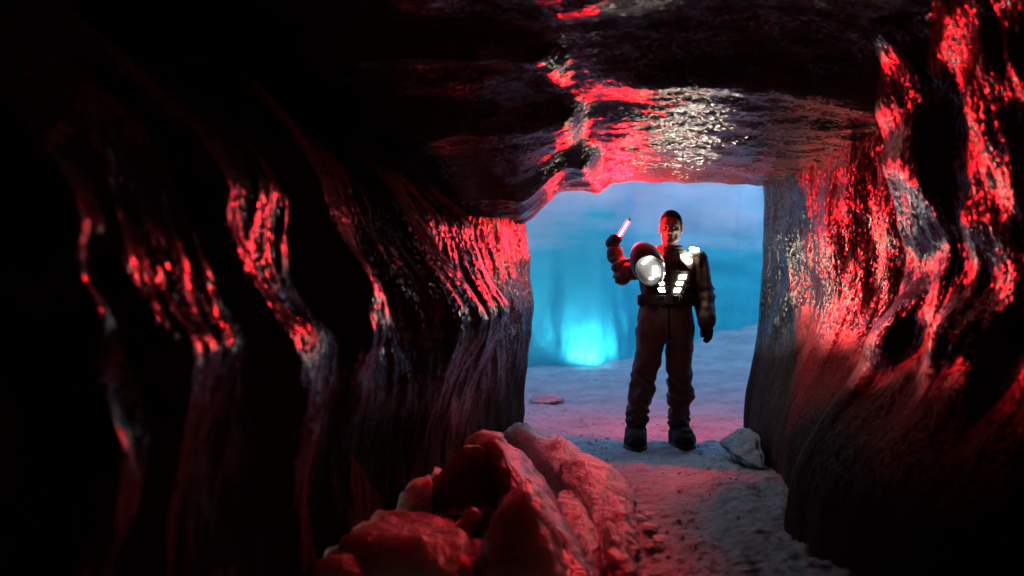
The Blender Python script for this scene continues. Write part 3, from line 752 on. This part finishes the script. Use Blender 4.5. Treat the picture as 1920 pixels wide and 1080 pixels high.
# ------------------------------------------------------------------ helmet (held against the chest)
HEL = np.array(((1213-960)/FPX*7.38-PX, -0.32, CAM_Z+(540-493)/FPX*7.38))
helmet = empty('helmet', tuple(root_l+HEL))
tag(helmet, 'dark round space helmet with clear pale visor held against the chest', 'helmet')
HR = Matrix.Rotation(math.radians(-24), 3, 'Y') @ Matrix.Rotation(math.radians(-18), 3, 'Z')
HM = np.array(HR)
def hel_local(X, Y, Z):
    p = np.stack([X, Y, Z], -1) @ HM      # = R^T p
    return p[..., 0], p[..., 1], p[..., 2]
def egg(x, y, z, g=0.0): return ell(x, y, z, (0, 0, -0.01), (0.122+g, 0.140+g, 0.172+g))
def visor_zone(x, y, z):   # negative inside the visor opening (front, lower two thirds)
    return ell(x, 0*y, z, (0.014, 0, -0.060), (0.110, 1, 0.118))*1.0
def shell(X, Y, Z):
    x, y, z = hel_local(X, Y, Z)
    d = np.maximum(egg(x, y, z), -egg(x, y, z, -0.009))
    op = np.maximum(visor_zone(x, y, z), y+0.0)
    d = smax(d, -op, 0.004)
    return np.maximum(d, -0.165-z)
v, f = sdf_mesh(shell, (-0.2, -0.2, -0.22), (0.2, 0.2, 0.22), 0.0055)
mesh_obj('shell', v, f, M_SHELL, helmet)
def visor(X, Y, Z):
    x, y, z = hel_local(X, Y, Z)
    d = np.maximum(egg(x, y, z, 0.002), -egg(x, y, z, -0.0045))
    return np.maximum(np.maximum(d, ell(x, 0*y, z, (0.014, 0, -0.060), (0.107, 1, 0.115))), np.maximum(y, -0.168-z))
v, f = sdf_mesh(visor, (-0.2, -0.2, -0.22), (0.2, 0.2, 0.22), 0.0035)
mesh_obj('visor', v, f, M_VISOR, helmet)
def rim(X, Y, Z):
    x, y, z = hel_local(X, Y, Z)
    a = np.sqrt(egg(x, y, z, 0.0)**2+(visor_zone(x, y, z)*1.0)**2)-0.0045
    return np.maximum(np.maximum(a, y), -0.168-z)
v, f = sdf_mesh(rim, (-0.2, -0.2, -0.22), (0.2, 0.2, 0.22), 0.0042)
mesh_obj('rim', v, f, M_BLACK, helmet)
def neck_ring(X, Y, Z):
    x, y, z = hel_local(X, Y, Z)
    return np.sqrt((np.sqrt((x/0.9)**2+y**2)-0.055)**2+(z+0.165)**2)-0.009
v, f = sdf_mesh(neck_ring, (-0.2, -0.2, -0.22), (0.2, 0.2, 0.22), 0.0055)
mesh_obj('neck_ring', v, f, M_BELT, helmet)
# added glowing slabs behind the visor, imitating bright strips seen through it
def visor_glow_slab(c, size, rz):
    w = HR @ Vector(c)
    o = box_part('visor_glow_slab', size, tuple(w), M_VISOR_GLOW, helmet, bev=0.003)
    o.rotation_euler = (HR @ Matrix.Rotation(rz, 3, 'Y')).to_euler()
visor_glow_slab((0.030, -0.085, 0.026), (0.100, 0.012, 0.024), math.radians(-20))
visor_glow_slab((0.050, -0.072, -0.080), (0.052, 0.012, 0.075), math.radians(20))
visor_glow_slab((-0.008, -0.060, -0.118), (0.030, 0.012, 0.024), 0.3)
# ------------------------------------------------------------------ broken ice along the left of the path
def px_point(px, py, d): return np.array(((px-960)/FPX*d, d, CAM_Z+(540-py)/FPX*d))
def chunk(name, label, outline, d0, thick, seed, mat, group='broken ice blocks heaped along the tunnel wall', lean=0.25, bev=0.007, back=0.80):
    """an angular block: the outline the photograph shows is its front, set at its own depth, with an uneven back"""
    rnd = random.Random(seed)
    front_ = [px_point(a, b, min(d0, (CAM_Z-0.01)*FPX/max(1, b-540))) for a, b in outline]
    zmin = min(p[2] for p in front_)
    pts_ = []
    c = np.mean(front_, axis=0)
    for p in front_:
        hgt = p[2]-zmin
        q = p+np.array((0, lean*0.3*hgt+rnd.uniform(-0.05, 0.05)*thick, 0)); pts_.append(q)
        b = c+(p-c)*(back+rnd.uniform(-0.12, 0.12)); b[1] = q[1]+thick*rnd.uniform(0.8, 1.15); pts_.append(b)
    ctr = c+np.array((rnd.uniform(-0.02, 0.02), -0.12*thick, 0)); pts_.append(ctr+np.array((0, lean*(c[2]-zmin), 0)))
    base = np.array((c[0], d0+thick*0.4, max(0.0, min(0.02, zmin))))
    bm = bmesh.new()
    for p in pts_: bm.verts.new(Vector(p-base))
    r = bmesh.ops.convex_hull(bm, input=bm.verts[:])
    junk = [g for g in r['geom_interior'] if isinstance(g, bmesh.types.BMVert)]
    if junk: bmesh.ops.delete(bm, geom=junk, context='VERTS')
    bmesh.ops.dissolve_limit(bm, angle_limit=math.radians(9), verts=bm.verts[:], edges=bm.edges[:])
    bmesh.ops.bevel(bm, geom=bm.edges[:], offset=bev, segments=2, affect='EDGES', clamp_overlap=True)
    bmesh.ops.triangulate(bm, faces=bm.faces[:])
    for _ in range(4):
        L_ = [e for e in bm.edges if e.calc_length() > 0.03]
        if L_: bmesh.ops.subdivide_edges(bm, edges=L_, cuts=1); bmesh.ops.triangulate(bm, faces=[q for q in bm.faces if len(q.verts) > 3])
    co = np.array([vv.co[:] for vv in bm.verts]); bm.normal_update()
    dsp = 0.022*fbm(co[:,0]*7+seed, co[:,1]*7, co[:,2]*7, seed, 4, 0.6)
    for vv, dd in zip(bm.verts, dsp): vv.co += vv.normal*float(dd)
    o = bm_obj(name, bm, mat, None, smooth=True, loc=tuple(base))
    tag(o, label, 'ice block', group); return o

CH = [
 ('rough snowy ice block highest at the back of the heap beside the tunnel mouth', [(945,812),(985,798),(1020,815),(1058,838),(1045,885),(980,875),(935,840)], 6.9, 0.35, 1, M_CHUNK),
 ('rounded pale ice lump behind the long glassy slab', [(1005,838),(1055,828),(1102,862),(1122,905),(1090,955),(1035,925),(995,875)], 6.3, 0.45, 2, M_CHUNK),
 ('large frosted ice lump sloping down to the snow path', [(1050,880),(1100,862),(1150,888),(1190,925),(1192,965),(1130,990),(1066,965)], 5.8, 0.5, 3, M_CHUNK),
 ('squat ice block at the edge of the snow path under the frosted lump', [(1108,960),(1165,945),(1196,975),(1199,1035),(1165,1055),(1115,1025)], 5.1, 0.4, 4, M_CHUNK),
 ('ice lump squeezed between the glassy slab and the squat block', [(1040,945),(1085,940),(1125,975),(1132,1020),(1105,1050),(1060,1000)], 5.2, 0.35, 15, M_CHUNK),
 ('small pointed ice block at the bottom of the heap next to the path', [(1130,1030),(1150,1000),(1172,1012),(1196,1062),(1190,1110),(1128,1110)], 4.45, 0.28, 5, M_CHUNK),
 ('long glassy ice slab slanting down through the middle of the heap', [(900,836),(930,828),(985,868),(1040,940),(1090,1020),(1128,1110),(1070,1120),(1000,1010),(930,920)], 5.2, 0.35, 6, M_CLEAR),
 ('dark blunt ice block standing upright left of the glassy slab', [(848,862),(872,840),(905,842),(932,872),(936,945),(905,962),(850,985),(808,975),(806,905)], 5.15, 0.32, 7, M_CLEAR),
 ('wedge shaped ice block with a straight right edge beside the dark upright one', [(702,990),(715,955),(772,906),(805,905),(808,985),(800,1010),(740,1012)], 4.85, 0.35, 8, M_CHUNK),
 ('small ice splinter with a bright sparkling tip', [(846,988),(882,958),(900,968),(895,1000),(880,1022),(850,1015)], 4.55, 0.14, 9, M_CLEAR),
 ('big dull pyramid of ice at the front of the heap', [(925,960),(985,920),(1010,930),(1045,1000),(1075,1090),(1060,1130),(900,1130),(905,1030)], 4.35, 0.4, 10, M_CHUNK),
 ('broad flat ice slab lying low at the front left of the heap', [(640,1010),(690,1002),(760,1004),(868,1018),(880,1050),(905,1130),(660,1130),(636,1060)], 4.15, 0.5, 11, M_CHUNK),
 ('small rounded ice lump at the bottom left end of the heap', [(585,1062),(610,1046),(645,1048),(680,1080),(690,1130),(575,1130)], 3.95, 0.3, 12, M_CHUNK),
 ('ice fragment wedged between the wedge block and the splinter', [(800,985),(818,965),(850,985),(862,1020),(820,1030),(790,1015)], 4.7, 0.2, 13, M_CHUNK),
 ('ice fragment between the splinter and the big pyramid', [(893,985),(915,955),(940,962),(940,1020),(900,1040)], 4.75, 0.22, 14, M_CHUNK),
 ('leaning ice slab behind the wedge block at the foot of the wall', [(742,930),(770,888),(812,880),(838,905),(832,960),(760,965)], 5.3, 0.3, 16, M_CHUNK),
 ('low ice block in front of the splinter at the bottom of the heap', [(858,1030),(890,1014),(925,1022),(935,1070),(920,1120),(862,1120)], 4.4, 0.2, 17, M_CHUNK),
 ('snowy ice lump tucked behind the dark upright block', [(868,835),(900,812),(945,822),(960,860),(920,885),(875,870)], 6.2, 0.35, 18, M_CHUNK),
]
for k, (lab, ol, d0, th, sd, mt) in enumerate(CH): chunk('ice_block', lab, ol, d0, th, sd, mt)
chunk('ice_block', 'pale snow crusted ice block leaning on the foot of the wall beside the person', [(1362,850),(1392,826),(1418,806),(1432,840),(1440,890),(1400,876)], 6.9, 0.4, 21, M_SNOW, bev=0.03)
chunk('ice_block', 'low pale ice lump at the foot of the chamber side of the left column', [(990,750),(1018,739),(1050,742),(1062,752),(1030,758),(996,758)], 10.5, 0.4, 22, M_SNOW, bev=0.03)

# small splinters lying against the heap
rs = random.Random(77)
for k in range(16):
    y = rs.uniform(4.35, 6.7); x = float(np.interp(y, [4.3, 5.0, 5.8, 6.8], [0.60, 0.66, 0.66, 0.36]))+rs.gauss(0.0, 0.05)
    r = rs.uniform(0.022, 0.055)
    bm = bmesh.new()
    for q in range(11):
        v3 = Vector((rs.gauss(0, 1), rs.gauss(0, 1), rs.gauss(0, 1))).normalized()
        bm.verts.new(Vector((v3.x*r*rs.uniform(0.8, 1.5), v3.y*r*rs.uniform(0.8, 1.3), (v3.z+0.55)*r*0.75)))
    g = bmesh.ops.convex_hull(bm, input=bm.verts[:])
    junk = [w for w in g['geom_interior'] if isinstance(w, bmesh.types.BMVert)]
    if junk: bmesh.ops.delete(bm, geom=junk, context='VERTS')
    bmesh.ops.bevel(bm, geom=bm.edges[:], offset=0.004, segments=1, affect='EDGES', clamp_overlap=True)
    o = bm_obj('ice_fragment', bm, M_CHUNK, None, loc=(x, y, float(ground_height(np.array(x), np.array(y)))-0.004))
    tag(o, 'small angular ice fragment lying between the ice heap and the snow path', 'ice fragment', 'small ice fragments beside the heap')

# crumbs of snow trodden off along the path
def crumbs():
    rnd = random.Random(5); V = []; F = []
    for k in range(700):
        y = rnd.uniform(4.1, 9.5)
        e = rnd.random()
        x = rnd.uniform(0.5, 1.75) if e < 0.6 else (rnd.gauss(0.66, 0.07) if e < 0.85 else rnd.gauss(1.5, 0.08))
        r = rnd.uniform(0.003, 0.008)*(1.8 if rnd.random() < 0.12 else 1)
        z = float(ground_height(np.array(x), np.array(y)))
        b = len(V)
        for p in ((1,0,0),(-1,0,0),(0,1,0),(0,-1,0),(0,0,1),(0,0,-1),(.6,.6,.5),(-.6,.6,.5),(.6,-.6,.5),(-.6,-.6,.5)):
            V.append((x+p[0]*r*rnd.uniform(.7,1.3), y+p[1]*r*rnd.uniform(.7,1.3), z+r*0.3+p[2]*r*rnd.uniform(.6,1.1)))
        for q in ((4,0,6),(4,6,2),(4,2,7),(4,7,1),(4,1,9),(4,9,3),(4,3,8),(4,8,0),(0,2,6),(2,1,7),(1,3,9),(3,0,8),(0,5,2),(2,5,1),(1,5,3),(3,5,0)): F.append(tuple(b+i for i in q))
    o = mesh_obj('snow_crumbs', V, F, M_SNOW); o['kind'] = 'stuff'; o['label'] = 'loose crumbs of snow scattered along the trodden path'
crumbs()
